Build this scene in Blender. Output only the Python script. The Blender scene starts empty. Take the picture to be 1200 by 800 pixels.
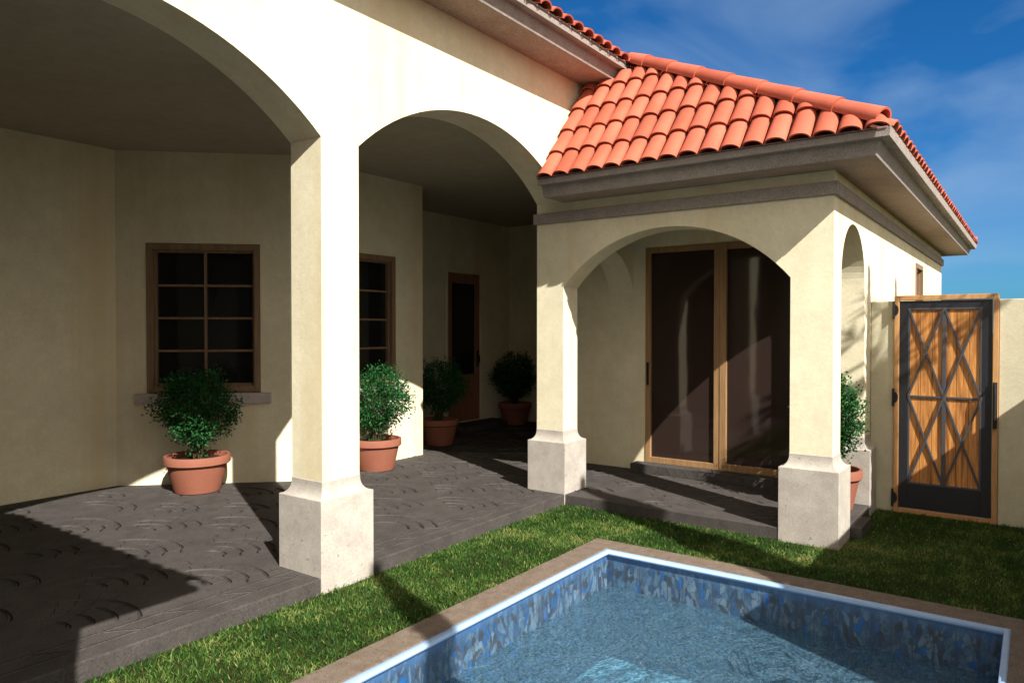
import bpy, bmesh, math, random
import numpy as np
from mathutils import Vector, Matrix
random.seed(7)
S = bpy.context.scene
COL = S.collection
R = math.radians
PI = math.pi

# ------------------------------------------------------------------ objects
def link(o, parent=None):
    COL.objects.link(o)
    if parent is not None: o.parent = parent
    return o
def tag(o, label=None, cat=None, group=None, kind=None):
    if label: o['label'] = label
    if cat: o['category'] = cat
    if group: o['group'] = group
    if kind: o['kind'] = kind
    return o
def empty(name, loc, label, cat, group=None):
    o = bpy.data.objects.new(name, None); o.location = loc; o.empty_display_size = .2
    return tag(link(o), label, cat, group)

class MB:
    def __init__(s): s.v = []; s.f = []; s.m = []; s.mi = 0
    def add(s, vs, fs):
        n = len(s.v); s.v += [tuple(v) for v in vs]; s.f += [tuple(i + n for i in f) for f in fs]; s.m += [s.mi] * len(fs)
    def box(s, x0, x1, y0, y1, z0, z1):
        if x0 > x1: x0, x1 = x1, x0
        if y0 > y1: y0, y1 = y1, y0
        s.add([(x0,y0,z0),(x1,y0,z0),(x1,y1,z0),(x0,y1,z0),(x0,y0,z1),(x1,y0,z1),(x1,y1,z1),(x0,y1,z1)],
              [(0,3,2,1),(4,5,6,7),(0,1,5,4),(1,2,6,5),(2,3,7,6),(3,0,4,7)])
    def prism(s, pts, a, b, ax):
        """extrude a 2D polygon along axis ax from a to b"""
        def P(p, t):
            return [(t, p[0], p[1]), (p[0], t, p[1]), (p[0], p[1], t)][ax]
        n = len(pts)
        s.add([P(p, a) for p in pts] + [P(p, b) for p in pts],
              [tuple(range(n)), tuple(range(2*n-1, n-1, -1))] + [(i, i+n, (i+1) % n + n, (i+1) % n) for i in range(n)])
    def bar(s, p, q, w, h, up=(0,0,1)):
        p = Vector(p); q = Vector(q); d = (q-p).normalized(); u = Vector(up)
        sd = d.cross(u).normalized(); u = sd.cross(d)
        vs = []
        for c in (p, q):
            for a, b in ((-1,-1),(1,-1),(1,1),(-1,1)): vs.append(c + sd*a*w/2 + u*b*h/2)
        s.add(vs, [(0,3,2,1),(4,5,6,7),(0,1,5,4),(1,2,6,5),(2,3,7,6),(3,0,4,7)])
    def tube(s, pts, rads, n=8, cap=True):
        pts = [Vector(p) for p in pts]; k = len(s.v); rings = []
        for i, p in enumerate(pts):
            d = (pts[min(i+1, len(pts)-1)] - pts[max(i-1, 0)]).normalized()
            a = d.orthogonal().normalized() if abs(d.z) < .95 else Vector((1,0,0)).cross(d).normalized()
            if abs(d.z) < .95: a = d.cross(Vector((0,0,1))).normalized()
            b = d.cross(a)
            rings.append([p + (a*math.cos(2*PI*j/n) + b*math.sin(2*PI*j/n))*rads[i] for j in range(n)])
        vs = [v for r in rings for v in r]; fs = []
        for i in range(len(pts)-1):
            for j in range(n):
                fs.append((i*n+j, i*n+(j+1) % n, (i+1)*n+(j+1) % n, (i+1)*n+j))
        if cap: fs += [tuple(range(n-1, -1, -1)), tuple(range((len(pts)-1)*n, len(pts)*n))]
        s.add(vs, fs)
    def lathe(s, prof, n=40, c=(0,0,0)):
        vs = []; fs = []
        for r, z in prof:
            for j in range(n): vs.append((c[0]+r*math.cos(2*PI*j/n), c[1]+r*math.sin(2*PI*j/n), c[2]+z))
        for i in range(len(prof)-1):
            for j in range(n): fs.append((i*n+j, i*n+(j+1) % n, (i+1)*n+(j+1) % n, (i+1)*n+j))
        s.add(vs, fs)
    def sweep(s, path, prof, closed=False):
        """path: xy points, outward side is the RIGHT of the walking direction; prof: (outward d, z)"""
        P = [Vector((p[0], p[1], 0)) for p in path]; n = len(P); off = []
        def nrm(a, b):
            d = (b-a).normalized(); return Vector((d.y, -d.x, 0))
        for i in range(n):
            if closed: n1 = nrm(P[i-1], P[i]); n2 = nrm(P[i], P[(i+1) % n])
            else:
                n1 = nrm(P[max(i-1,0)], P[max(i-1,0)+1]); n2 = nrm(P[min(i, n-2)], P[min(i, n-2)+1])
            m = (n1+n2).normalized(); off.append(m / max(.2, m.dot(n1)))
        k = len(prof); vs = []
        for i in range(n):
            for d, z in prof: q = P[i] + off[i]*d; vs.append((q.x, q.y, z))
        fs = []
        for i in range(n if closed else n-1):
            a = i*k; b = ((i+1) % n)*k
            for j in range(k): fs.append((a+j, a+(j+1) % k, b+(j+1) % k, b+j))
        if not closed: fs += [tuple(range(k-1, -1, -1)), tuple(range((n-1)*k, n*k))]
        s.add(vs, fs)
    def mirror(s, xc=6.25):
        o = MB(); o.v = [(xc-x, y, z) for x, y, z in s.v]; o.f = [tuple(reversed(f)) for f in s.f]; o.m = list(s.m); return o
    def merge(s, o): 
        n = len(s.v); s.v += o.v; s.f += [tuple(i+n for i in f) for f in o.f]; s.m += o.m
    def build(s, name, mat, parent=None, smooth=False, bevel=0, recalc=True, auto=None):
        me = bpy.data.meshes.new(name); me.from_pydata(s.v, [], s.f)
        for m in (mat if isinstance(mat, (list, tuple)) else [mat]): me.materials.append(m)
        if isinstance(mat, (list, tuple)): me.polygons.foreach_set('material_index', s.m)
        if recalc:
            bm = bmesh.new(); bm.from_mesh(me); bmesh.ops.recalc_face_normals(bm, faces=bm.faces); bm.to_mesh(me); bm.free()
        if smooth: me.polygons.foreach_set('use_smooth', [True]*len(me.polygons))
        if auto is not None:
            me.polygons.foreach_set('use_smooth', [True]*len(me.polygons)); me.set_sharp_from_angle(angle=R(auto))
        o = bpy.data.objects.new(name, me); link(o, parent)
        if bevel:
            b = o.modifiers.new('bevel', 'BEVEL'); b.width = bevel; b.segments = 2; b.limit_method = 'ANGLE'; b.angle_limit = R(40)
        return o

# ------------------------------------------------------------------ materials
def lin(c):
    return tuple(((x/255+.055)/1.055)**2.4 if x/255 > .04045 else x/255/12.92 for x in c) + (1,)
class MT:
    def __init__(s, name, rough=.8, spec=.3):
        s.mat = bpy.data.materials.new(name); s.mat.use_nodes = True; s.nt = s.mat.node_tree
        s.bs = s.nt.nodes['Principled BSDF']; s.bs.inputs['Roughness'].default_value = rough
        s.bs.inputs['Specular IOR Level'].default_value = spec
    def n(s, t, **k):
        nd = s.nt.nodes.new(t)
        for a, b in k.items():
            if a.startswith('_'): setattr(nd, a[1:], b)
            else: nd.inputs[a.replace('__', ' ')].default_value = b
        return nd
    def l(s, a, b): s.nt.links.new(a, b)
    def co(s, scale=(1,1,1), rot=(0,0,0), kind='Object'):
        tc = s.n('ShaderNodeTexCoord'); mp = s.n('ShaderNodeMapping'); mp.inputs['Scale'].default_value = scale; mp.inputs['Rotation'].default_value = rot
        s.l(tc.outputs[kind], mp.inputs['Vector']); return mp.outputs['Vector']
    def noise(s, co, scale, detail=4, rough=.55, dist=0):
        nd = s.n('ShaderNodeTexNoise', Scale=scale, Detail=detail, Roughness=rough, Distortion=dist); s.l(co, nd.inputs['Vector']); return nd.outputs['Fac']
    def ramp(s, fac, stops, interp='LINEAR'):
        r = s.n('ShaderNodeValToRGB'); r.color_ramp.interpolation = interp; e = r.color_ramp.elements
        while len(e) < len(stops): e.new(.5)
        for i, (p, c) in enumerate(stops):
            e[i].position = p; e[i].color = c if len(c) == 4 else tuple(c)+(1,)
        s.l(fac, r.inputs['Fac']); return r.outputs['Color']
    def mix(s, fac, a, b, mode='MIX'):
        m = s.n('ShaderNodeMix', _data_type='RGBA', _blend_type=mode)
        for v, i in ((fac, 0), (a, 6), (b, 7)):
            if isinstance(v, (int, float)): m.inputs[i].default_value = v
            elif isinstance(v, tuple): m.inputs[i].default_value = v if len(v) == 4 else v+(1,)
            else: s.l(v, m.inputs[i])
        return m.outputs[2]
    def math(s, op, a, b=0, c=None):
        m = s.n('ShaderNodeMath', _operation=op)
        for i, v in enumerate((a, b) if c is None else (a, b, c)):
            if isinstance(v, (int, float)): m.inputs[i].default_value = v
            else: s.l(v, m.inputs[i])
        return m.outputs[0]
    def base(s, c):
        if isinstance(c, tuple): s.bs.inputs['Base Color'].default_value = c if len(c) == 4 else c+(1,)
        else: s.l(c, s.bs.inputs['Base Color'])
    def bump(s, h, strength=.3, dist=.005, prev=None):
        b = s.n('ShaderNodeBump', Strength=strength, Distance=dist); s.l(h, b.inputs['Height'])
        if prev is not None: s.l(prev, b.inputs['Normal'])
        s.l(b.outputs['Normal'], s.bs.inputs['Normal']); return b.outputs['Normal']

def stucco(name, a, b, streak=True):
    m = MT(name, .92, .15); co = m.co()
    big = m.noise(co, 1.3, 5, .6); fine = m.noise(co, 90, 3, .6)
    c = m.mix(m.ramp(big, [(.3, (0,0,0)), (.7, (1,1,1))]), a, b)
    weave = m.noise(co, 38, 5, .75)
    c = m.mix(.30, c, m.ramp(m.noise(co, 7, 6, .7), [(.35, (.72,.70,.64)), (.65, (1.06,1.06,1.06))]), 'MULTIPLY')
    c = m.mix(.25, c, m.ramp(weave, [(.3, (.55,.53,.45)), (.7, (1,1,1))]), 'MULTIPLY')
    if streak:
        st = m.noise(m.co((2.2, 2.2, .08)), 1, 4, .65)
        c = m.mix(m.ramp(st, [(.50, (0,0,0)), (.66, (.6,.6,.6))]), c, (.62, .49, .28))
    m.base(c); m.bump(m.math('ADD', m.math('MULTIPLY', fine, .6), weave), .35, .004); return m.mat
def stone(name, a, b, scale=1, pit=(.12,.10,.09), bumpd=.004, pits=.62, grain=.45):
    m = MT(name, .85, .2); co = m.co()
    n1 = m.noise(co, 6*scale, 6, .65); n2 = m.noise(co, 70*scale, 4, .7); n3 = m.noise(co, 34*scale, 3, .5, 1.0)
    c = m.mix(m.ramp(n1, [(.35, (0,0,0)), (.65, (1,1,1))]), a, b)
    c = m.mix(grain, c, m.ramp(n2, [(.36, (.35,.33,.32)), (.64, (1.3,1.3,1.3))]), 'MULTIPLY')
    pm = m.ramp(n3, [(pits, (0,0,0)), (pits+.07, (1,1,1))])
    c = m.mix(m.math('MULTIPLY', pm, .7), c, pit)
    m.base(c); m.bump(m.math('SUBTRACT', n2, pm), .4, bumpd); return m.mat
def wood(name, a, b, along='z', sc=1, rough=.5):
    m = MT(name, rough, .35); k = {'z': (14, 14, .9), 'x': (.9, 14, 14), 'y': (14, .9, 14)}[along]
    co = m.co(tuple(v*sc for v in k)); n1 = m.noise(co, 1, 6, .65, .6); n2 = m.noise(co, 5, 4, .6)
    c = m.mix(m.ramp(n1, [(.35, (0,0,0)), (.62, (1,1,1))]), a, b)
    c = m.mix(.4, c, m.ramp(n2, [(.35, (.5,.45,.4)), (.6, (1,1,1))]), 'MULTIPLY')
    m.base(c); m.bump(n2, .15, .002); return m.mat
def plain(name, c, rough=.5, metal=0, spec=.4, var=.15, scale=20, bump=0):
    m = MT(name, rough, spec); n1 = m.noise(m.co(), scale, 4, .6)
    d = tuple(x*(1-var*2) for x in c[:3]); e = tuple(min(1, x*(1+var)) for x in c[:3])
    m.base(m.mix(n1, d, e)); m.bs.inputs['Metallic'].default_value = metal
    if bump: m.bump(n1, .4, bump)
    return m.mat

M = {}
M['stucco'] = stucco('cream_stucco', (.79,.73,.545), (.67,.615,.45))
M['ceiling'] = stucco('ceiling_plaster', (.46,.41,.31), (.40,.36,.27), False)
M['fence'] = stucco('garden_wall_stucco', (.58,.54,.40), (.52,.48,.35))
M['plinth'] = stone('pale_cast_stone', (.34,.305,.27), (.43,.395,.35), 1, (.2,.17,.15), .003, .66, .18)
M['gutter'] = stone('brown_cast_stone', (.27,.235,.215), (.34,.295,.27), 1.4, (.18,.14,.12), .002, .66)
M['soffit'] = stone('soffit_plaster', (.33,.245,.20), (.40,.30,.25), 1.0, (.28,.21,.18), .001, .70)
M['sill'] = stone('sill_stone', (.42,.36,.34), (.50,.44,.42), 2, (.3,.25,.24), .002, .68)
M['patio'] = stone('dark_stamped_concrete', (.052,.046,.043), (.074,.066,.061), 1.1, (.030,.025,.022), .010, .64)
M['frame'] = wood('brown_window_wood', (.19,.118,.068), (.26,.165,.098))
M['slider'] = wood('oak_slider_wood', (.27,.155,.07), (.34,.20,.095))
M['doorwood'] = wood('red_brown_door_wood', (.24,.11,.07), (.32,.15,.095))
M['gatewood'] = wood('golden_pine_planks', (.22,.075,.018), (.62,.28,.08), 'z', 1.6, .45)
M['gateframe'] = wood('honey_gate_frame', (.42,.21,.085), (.50,.27,.11), 'z', 2, .5)
M['iron'] = plain('black_iron', (.022,.023,.03), .45, .3, .5, .5, 160, .002)
M['lattice'] = plain('grey_hammered_iron', (.075,.075,.085), .5, .3, .5, .7, 200, .003)
M['metal'] = plain('dark_handle_metal', (.03,.028,.026), .35, .7)

def glass(name, c, rough=.03, wav=.0):
    m = MT(name, rough, .5); m.base(c); m.bs.inputs['IOR'].default_value = 1.45
    if wav: m.bump(m.noise(m.co((1.5,1.5,.6)), 2.2, 2, .4), wav, .02)
    return m.mat
M['glass'] = glass('dark_window_glass', (.010,.010,.011), .04, .02)
M['slideglass'] = glass('bronze_tinted_glass', (.030,.019,.016), .06, .08)

def tile_mat(name, a, b):
    m = MT(name, .75, .25); co = m.co(); n1 = m.noise(co, 3.5, 3, .5); n2 = m.noise(co, 60, 4, .6)
    c = m.mix(m.ramp(n1, [(.35, (0,0,0)), (.65, (1,1,1))]), a, b)
    c = m.mix(.22, c, m.ramp(n2, [(.3, (.5,.45,.42)), (.7, (1,1,1))]), 'MULTIPLY')
    gi = m.n('ShaderNodeNewGeometry'); c = m.mix(1.0, c, m.ramp(gi.outputs['Random Per Island'], [(0, (.80,.78,.76)), (.5, (1,1,1)), (1, (1.12,1.16,1.22))]), 'MULTIPLY')
    m.base(c); m.bump(n2, .3, .003); return m.mat
M['tile'] = tile_mat('terracotta_roof_tile', (.50,.118,.068), (.41,.092,.052))
M['under'] = tile_mat('roof_underlay_clay', (.13,.032,.02), (.10,.026,.018))
M['pot'] = tile_mat('terracotta_pot_clay', (.24,.085,.052), (.275,.10,.062))
M['soil'] = plain('potting_soil', (.035,.022,.015), .95, 0, .1, .4, 60, .01)
M['bark'] = plain('shrub_bark', (.075,.05,.03), .9, 0, .1, .3, 40, .004)

def leaf_mat(name, a, b, c3):
    m = MT(name, .55, .2); at = m.n('ShaderNodeAttribute', _attribute_name='tint')
    c = m.ramp(at.outputs['Fac'], [(0, a), (.55, b), (1, c3)]); m.base(c)
    tr = m.n('ShaderNodeBsdfTranslucent'); m.l(c, tr.inputs['Color'])
    mx = m.n('ShaderNodeMixShader', Fac=.32); out = m.nt.nodes['Material Output']
    m.l(m.bs.outputs[0], mx.inputs[1]); m.l(tr.outputs[0], mx.inputs[2]); m.l(mx.outputs[0], out.inputs['Surface']); return m.mat
M['leaf'] = leaf_mat('shrub_leaf', (.010,.040,.012), (.018,.10,.024), (.05,.20,.05))
M['cypress'] = leaf_mat('cypress_leaf', (.015,.04,.015), (.03,.075,.025), (.05,.11,.04))
M['palm'] = leaf_mat('palm_leaf', (.03,.08,.02), (.05,.12,.03), (.08,.16,.05))
M['grass'] = leaf_mat('grass_blade', (.022,.065,.010), (.075,.165,.028), (.27,.27,.09))

# lawn soil
m = MT('lawn_turf', .95, .1); co = m.co(); n1 = m.noise(co, 3.2, 5, .65); n2 = m.noise(co, 55, 5, .7)
c = m.mix(m.ramp(n1, [(.35,(0,0,0)), (.65,(1,1,1))]), (.022,.040,.010), (.06,.058,.018))
c = m.mix(.7, c, m.ramp(n2, [(.3,(.25,.25,.2)), (.7,(1.2,1.2,1.1))]), 'MULTIPLY'); m.base(c); m.bump(n2, .8, .02); M['lawn'] = m.mat
# coping
M['coping'] = stone('brown_pebble_coping', (.14,.105,.08), (.185,.145,.115), 2.2, (.07,.05,.04), .004, .60)
m = MT('pool_bead', .18, .5); n1 = m.noise(m.co(), 9, 3); m.base(m.mix(n1, (.22,.34,.55), (.30,.43,.64))); M['bead'] = m.mat
# liner: blue stone-pattern sheet with upright joints
m = MT('pool_liner', .4, .4); co = m.co((1,1,.5))
wv = m.n('ShaderNodeTexNoise', Scale=7.0, Detail=4.0); m.l(co, wv.inputs['Vector']); add = m.mix(.16, co, wv.outputs['Color'], 'ADD')
v = m.n('ShaderNodeTexVoronoi', Scale=30.0); m.l(add, v.inputs['Vector'])
ve = m.n('ShaderNodeTexVoronoi', _feature='DISTANCE_TO_EDGE', Scale=30.0); m.l(add, ve.inputs['Vector'])
sp = m.n('ShaderNodeSeparateColor'); m.l(v.outputs['Color'], sp.inputs[0])
c = m.ramp(sp.outputs[0], [(0,(.030,.075,.15)), (.3,(.055,.115,.19)), (.55,(.085,.145,.21)), (.78,(.035,.05,.07)), (.92,(.012,.09,.28))], 'CONSTANT')
c = m.mix(m.ramp(ve.outputs['Distance'], [(.02,(.75,.75,.75)), (.07,(0,0,0))]), c, (.045,.05,.055))
ns = m.noise(m.co((11,11,1.6)), 1, 5, .75)
c = m.mix(m.ramp(ns, [(.50,(0,0,0)), (.66,(.7,.7,.7))]), c, (.04,.055,.085))
n3 = m.noise(m.co(), 16, 6, .75); c = m.mix(.7, c, m.ramp(n3, [(.3,(.4,.45,.55)), (.7,(1.35,1.35,1.3))]), 'MULTIPLY')
tc = m.n('ShaderNodeTexCoord'); sx = m.n('ShaderNodeSeparateXYZ'); m.l(tc.outputs['Object'], sx.inputs[0])
jt = m.math('PINGPONG', m.math('ADD', sx.outputs[0], sx.outputs[1]), .055)
c = m.mix(m.ramp(m.math('MULTIPLY', jt, 18), [(.03,(.8,.8,.8)), (.13,(0,0,0))]), c, (.04,.05,.07))
top = m.ramp(m.math('ADD', m.math('MULTIPLY', sx.outputs[2], 4.0), 1.0), [(.60,(0,0,0)), (.90,(1,1,1))])
c = m.mix(m.math('MULTIPLY', top, .75), c, (.05,.13,.30))
m.base(c); M['liner'] = m.mat
m = MT('pool_floor', .5, .3); n1 = m.noise(m.co(), 26, 6, .75); n2 = m.noise(m.co(), 2.0, 3)
c = m.mix(n2, (.22,.50,.66), (.34,.64,.78)); c = m.mix(.6, c, m.ramp(n1, [(.42,(.15,.2,.28)), (.58,(1.5,1.5,1.5))]), 'MULTIPLY'); m.base(c); M['floor'] = m.mat
# water: tinted see-through with a rippled fresnel reflection
m = MT('pool_water', .02); nt = m.nt; nt.nodes.remove(m.bs); out = nt.nodes['Material Output']
co = m.co(); n1 = m.noise(m.co((1,1.7,1)), 2.4, 4, .5, 1.8); n2 = m.noise(co, 17, 2, .5)
bp = m.n('ShaderNodeBump', Strength=1.0, Distance=.16); m.l(m.math('ADD', n1, m.math('MULTIPLY', n2, .08)), bp.inputs['Height'])
gl = m.n('ShaderNodeBsdfGlossy', Roughness=.02); gl.inputs['Color'].default_value = (.95,.97,1,1); m.l(bp.outputs[0], gl.inputs['Normal'])
tr = m.n('ShaderNodeBsdfTransparent'); tr.inputs['Color'].default_value = (.72,.88,.93,1)
fr = m.n('ShaderNodeFresnel', IOR=1.45); m.l(bp.outputs[0], fr.inputs['Normal'])
mx = m.n('ShaderNodeMixShader'); df = m.n('ShaderNodeBsdfDiffuse'); m.l(m.ramp(m.noise(m.co(), 60, 5, .8), [(.40,(.02,.085,.15)), (.60,(.20,.38,.52))]), df.inputs['Color']); mu = m.n('ShaderNodeMixShader', Fac=.32); m.l(tr.outputs[0], mu.inputs[1]); m.l(df.outputs[0], mu.inputs[2])
m.l(fr.outputs[0], mx.inputs[0]); m.l(mu.outputs[0], mx.inputs[1]); m.l(gl.outputs[0], mx.inputs[2]); m.l(mx.outputs[0], out.inputs['Surface'])
M['water'] = m.mat

# ------------------------------------------------------------------ helpers for the house
XC = 6.25                               # the house is symmetric about x = XC/2
def arc(a, b, z, rise, n=28, ell=False):
    """points of a segmental arch from a to b springing at z"""
    c = (a+b)/2; h = abs(b-a)/2; Rr = (h*h+rise*rise)/(2*rise); out = []
    for i in range(n+1):
        if ell:
            t = PI*i/n; out.append((c - (b-a)/2*math.cos(t), z + rise*math.sin(t)))
        else:
            al = math.asin(min(1, h/Rr)); t = -al + 2*al*i/n
            out.append((c + (b-a)/(2*h)*Rr*math.sin(t), z + Rr*math.cos(t) - (Rr-rise)))
    return out
def both(mb):
    o = MB(); o.merge(mb); o.merge(mb.mirror(XC)); return o
def wall(mb, p0, p1, th, z0, z1, ops=()):
    """wall from p0 to p1, face on the RIGHT side of the walk, thickness to the left; ops: (s0,s1,za,zb)"""
    p0 = Vector((p0[0], p0[1], 0)); p1 = Vector((p1[0], p1[1], 0)); d = (p1-p0).normalized(); L = (p1-p0).length; nn = Vector((-d.y, d.x, 0))
    def piece(a, b, za, zb):
        if b-a < 1e-4 or zb-za < 1e-4: return
        q = [p0+d*a, p0+d*b, p0+d*b+nn*th, p0+d*a+nn*th]
        mb.add([(v.x,v.y,za) for v in q]+[(v.x,v.y,zb) for v in q], [(0,3,2,1),(4,5,6,7),(0,1,5,4),(1,2,6,5),(2,3,7,6),(3,0,4,7)])
    s = 0
    for a, b, za, zb in sorted(ops):
        piece(s, a, z0, z1); piece(a, b, z0, za); piece(a, b, zb, z1); s = b
    piece(s, L, z0, z1)

house = empty('house', (3.145, 7, 0), 'cream stucco house with arched portico, stone column plinths and red clay tile roof', 'house')
hp = Vector((3.145, 7, 0))
def hbuild(mb, name, mat, parent=None, **k):
    """house part in world coordinates, parented to the house (or to one of its parts)"""
    o = mb.build(name, mat, parent or house, **k)
    if parent is None: o.location = -hp
    return o

def hpair(mb, name, mat, **k):
    hbuild(mb, name, mat, **k); return hbuild(mb.mirror(XC), name, mat, **k)

# --- facade with the two big arches
A1 = arc(2.99, .43+XC-6.29, 2.865, .50); A2 = arc(5.86, 3.30, 2.865, .50)
f = MB()
f.prism([(-.11, 4.05), (6.40, 4.05), (6.40, 2.866), (5.86, 2.866)] + A2[1:-1] + [(3.30, 2.866), (2.99, 2.866)] + A1[1:-1] + [(.43, 2.866), (-.11, 2.866)], 3.65, 3.95, 1)
hbuild(f, 'facade_wall', M['stucco'])

# --- wing walls (right wing and its mirror)
w = MB()
w.prism([(1.25, 2.865), (3.95, 2.865), (3.95, 2.063), (3.645, 2.063)] + arc(3.645, 1.565, 2.063, .483)[1:-1] + [(1.565, 2.063), (1.25, 2.063)], 5.86, 6.12, 0)
w.prism([(6.12, 2.865), (6.12, 2.063)] + arc(6.12, 7.07, 2.063, .47, 28, True)[1:] + [(7.07, 0), (10.30, 0), (10.30, 2.865)], 1.25, 1.55, 1)
wall(w, (10.30, 1.25), (13.37, 1.25), .3, 0, 2.865, [(.05, .75, .9, 2.50)])
w.prism([(6.12, 2.865), (6.12, 2.063)] + arc(6.12, 7.34, 2.063, .45)[1:] + [(7.34, 2.865)], 3.65, 3.95, 1)   # arch between wing and portico
hpair(w, 'wing_arch_wall', M['stucco'])
w = MB()
# slider wall and the block behind it (one-sided: right wing), walls of the portico
wall(w, (7.34, 4.60), (7.34, 1.55), .25, 0, 2.95, [(1.098, 2.89, .2, 2.555)])
wall(w, (10.12, 4.60), (7.345, 4.60), .25, 0, 3.43)
w.box(7.34, 7.59, 3.95, 4.60, 2.95, 3.43)
w = both(w)
wall(w, (10.12, 7.40), (10.12, 4.36), .3, 0, 3.43)
wall(w, (6.63, 7.40), (10.12, 7.40), .3, 0, 3.43, [(1.86, 2.69, .20, 2.56)])
wall(w, (6.63, 6.48), (6.63, 7.40), .3, 0, 3.43, [(.15, .75, 1.02, 2.52)])
wall(w, (4.66, 6.18), (6.63, 6.18), .3, 0, 3.43, [(.405, 1.495, 1.02, 2.52)])
L = math.hypot(1.15, 1.22)
wall(w, (3.51, 7.40), (4.66, 6.18), .3, 0, 3.43, [(.29, 1.385, 1.02, 2.52)])
wall(w, (-3.83, 7.40), (3.51, 7.40), .3, 0, 3.43)
wall(w, (-3.83, 4.36), (-3.83, 7.40), .3, 0, 3.43)
hbuild(w, 'portico_wall', M['stucco'])
# outer shell of the house
w = MB()
wall(w, (13.37, 1.55), (13.37, 13), .3, 0, 2.865); wall(w, (13.37, 13), (-7.08, 13), .3, 0, 2.865); wall(w, (-7.08, 13), (-7.08, 1.55), .3, 0, 2.865)
hbuild(w, 'outer_wall', M['stucco'])
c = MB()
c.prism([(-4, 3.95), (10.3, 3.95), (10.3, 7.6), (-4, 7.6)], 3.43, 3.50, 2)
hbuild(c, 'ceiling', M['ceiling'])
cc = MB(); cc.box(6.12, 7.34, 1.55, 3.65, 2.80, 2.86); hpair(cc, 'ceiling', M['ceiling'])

# --- columns
def column(x0, x1, y0, y1, ztop, sx0, sx1, sy0, sy1, z0=0.0):
    if sx1 is None: return
    col = None
    if ztop:
        s = MB(); s.box(sx0, sx1, sy0, sy1, .60, ztop); col = hbuild(s, 'column', M['stucco'])
    p = MB(); lv = []
    lv.append((0, z0)); lv.append((0, .580)); 
    for i in range(9):
        t = i/8*PI/2; lv.append((math.sin(t), .586+.088*(1-math.cos(t))))
    lv.append((1.0, .692)); lv.append((1.12, .692))
    vs = []; fs = []
    for k, z in lv:
        a = x0+(sx0-.004-x0)*k; b = x1+(sx1+.004-x1)*k; c_ = y0+(sy0-.004-y0)*k; d = y1+(sy1+.004-y1)*k
        vs += [(a,c_,z),(b,c_,z),(b,d,z),(a,d,z)]
    for i in range(len(lv)-1):
        for j in range(4): fs.append((i*4+j, i*4+(j+1) % 4, i*4+4+(j+1) % 4, i*4+4+j))
    fs.append((3,2,1,0)); n = len(lv)*4; fs.append((n-4,n-3,n-2,n-1)); p.add(vs, fs)
    q = hbuild(p, 'plinth', M['plinth'], col, bevel=.004)
    return col
column(2.935, 3.375, 3.595, 4.02, 2.866, 2.99, 3.30, 3.65, 3.95)
column(5.80, 6.20, 3.593, 4.02, 2.063, 5.86, 6.12, 3.65, 3.95)
column(5.80, 6.21, 1.19, 1.635, 2.063, 5.86, 6.12, 1.25, 1.565)
column(XC-5.80, XC-6.20, 3.593, 4.02, 2.063, XC-5.86, XC-6.12, 3.65, 3.95)
column(XC-5.80, XC-6.21, 1.19, 1.635, 2.063, XC-5.86, XC-6.12, 1.25, 1.565)
# half plinths that end the side arches
for mir in (0, 1):
    X = (lambda x: XC-x) if mir else (lambda x: x)
    column(X(7.02), X(7.335), 1.19, 1.61, 0, X(7.072), X(7.33), 1.252, 1.548)

# --- string band, eaves, gutters
b = MB(); band = [(.0, 2.672), (.03, 2.672), (.03, 2.772), (.0, 2.772)]
b.sweep([(5.86, 3.975), (5.86, 1.25), (13.37, 1.25), (13.37, 6)], [(d-.001 if d == 0 else d, z) for d, z in band])
hpair(b, 'stone_band', M['gutter'], bevel=.003)
def eave(path, z):
    sf = MB(); sf.sweep(path, [(-.05, z), (.325, z), (.325, z+.02), (-.05, z+.02)])
    g = MB(); g.sweep(path, [(.327, z-.004), (.337, z-.004), (.372, z+.094), (.437, z+.094), (.447, z+.160), (.40, z+.160), (.32, z+.10)])
    return sf, g
sf, g = eave([(5.86, 3.649), (5.86, 1.25), (13.37, 1.25), (13.37, 7)], 2.858)
hpair(g, 'gutter', M['gutter'], bevel=.003); hpair(sf, 'soffit', M['soffit'])
s2, g2 = eave([(-.10, 3.65), (6.35, 3.65)], 4.05); hbuild(g2, 'gutter', M['gutter'], bevel=.003); hbuild(s2, 'soffit', M['soffit'])

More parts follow.
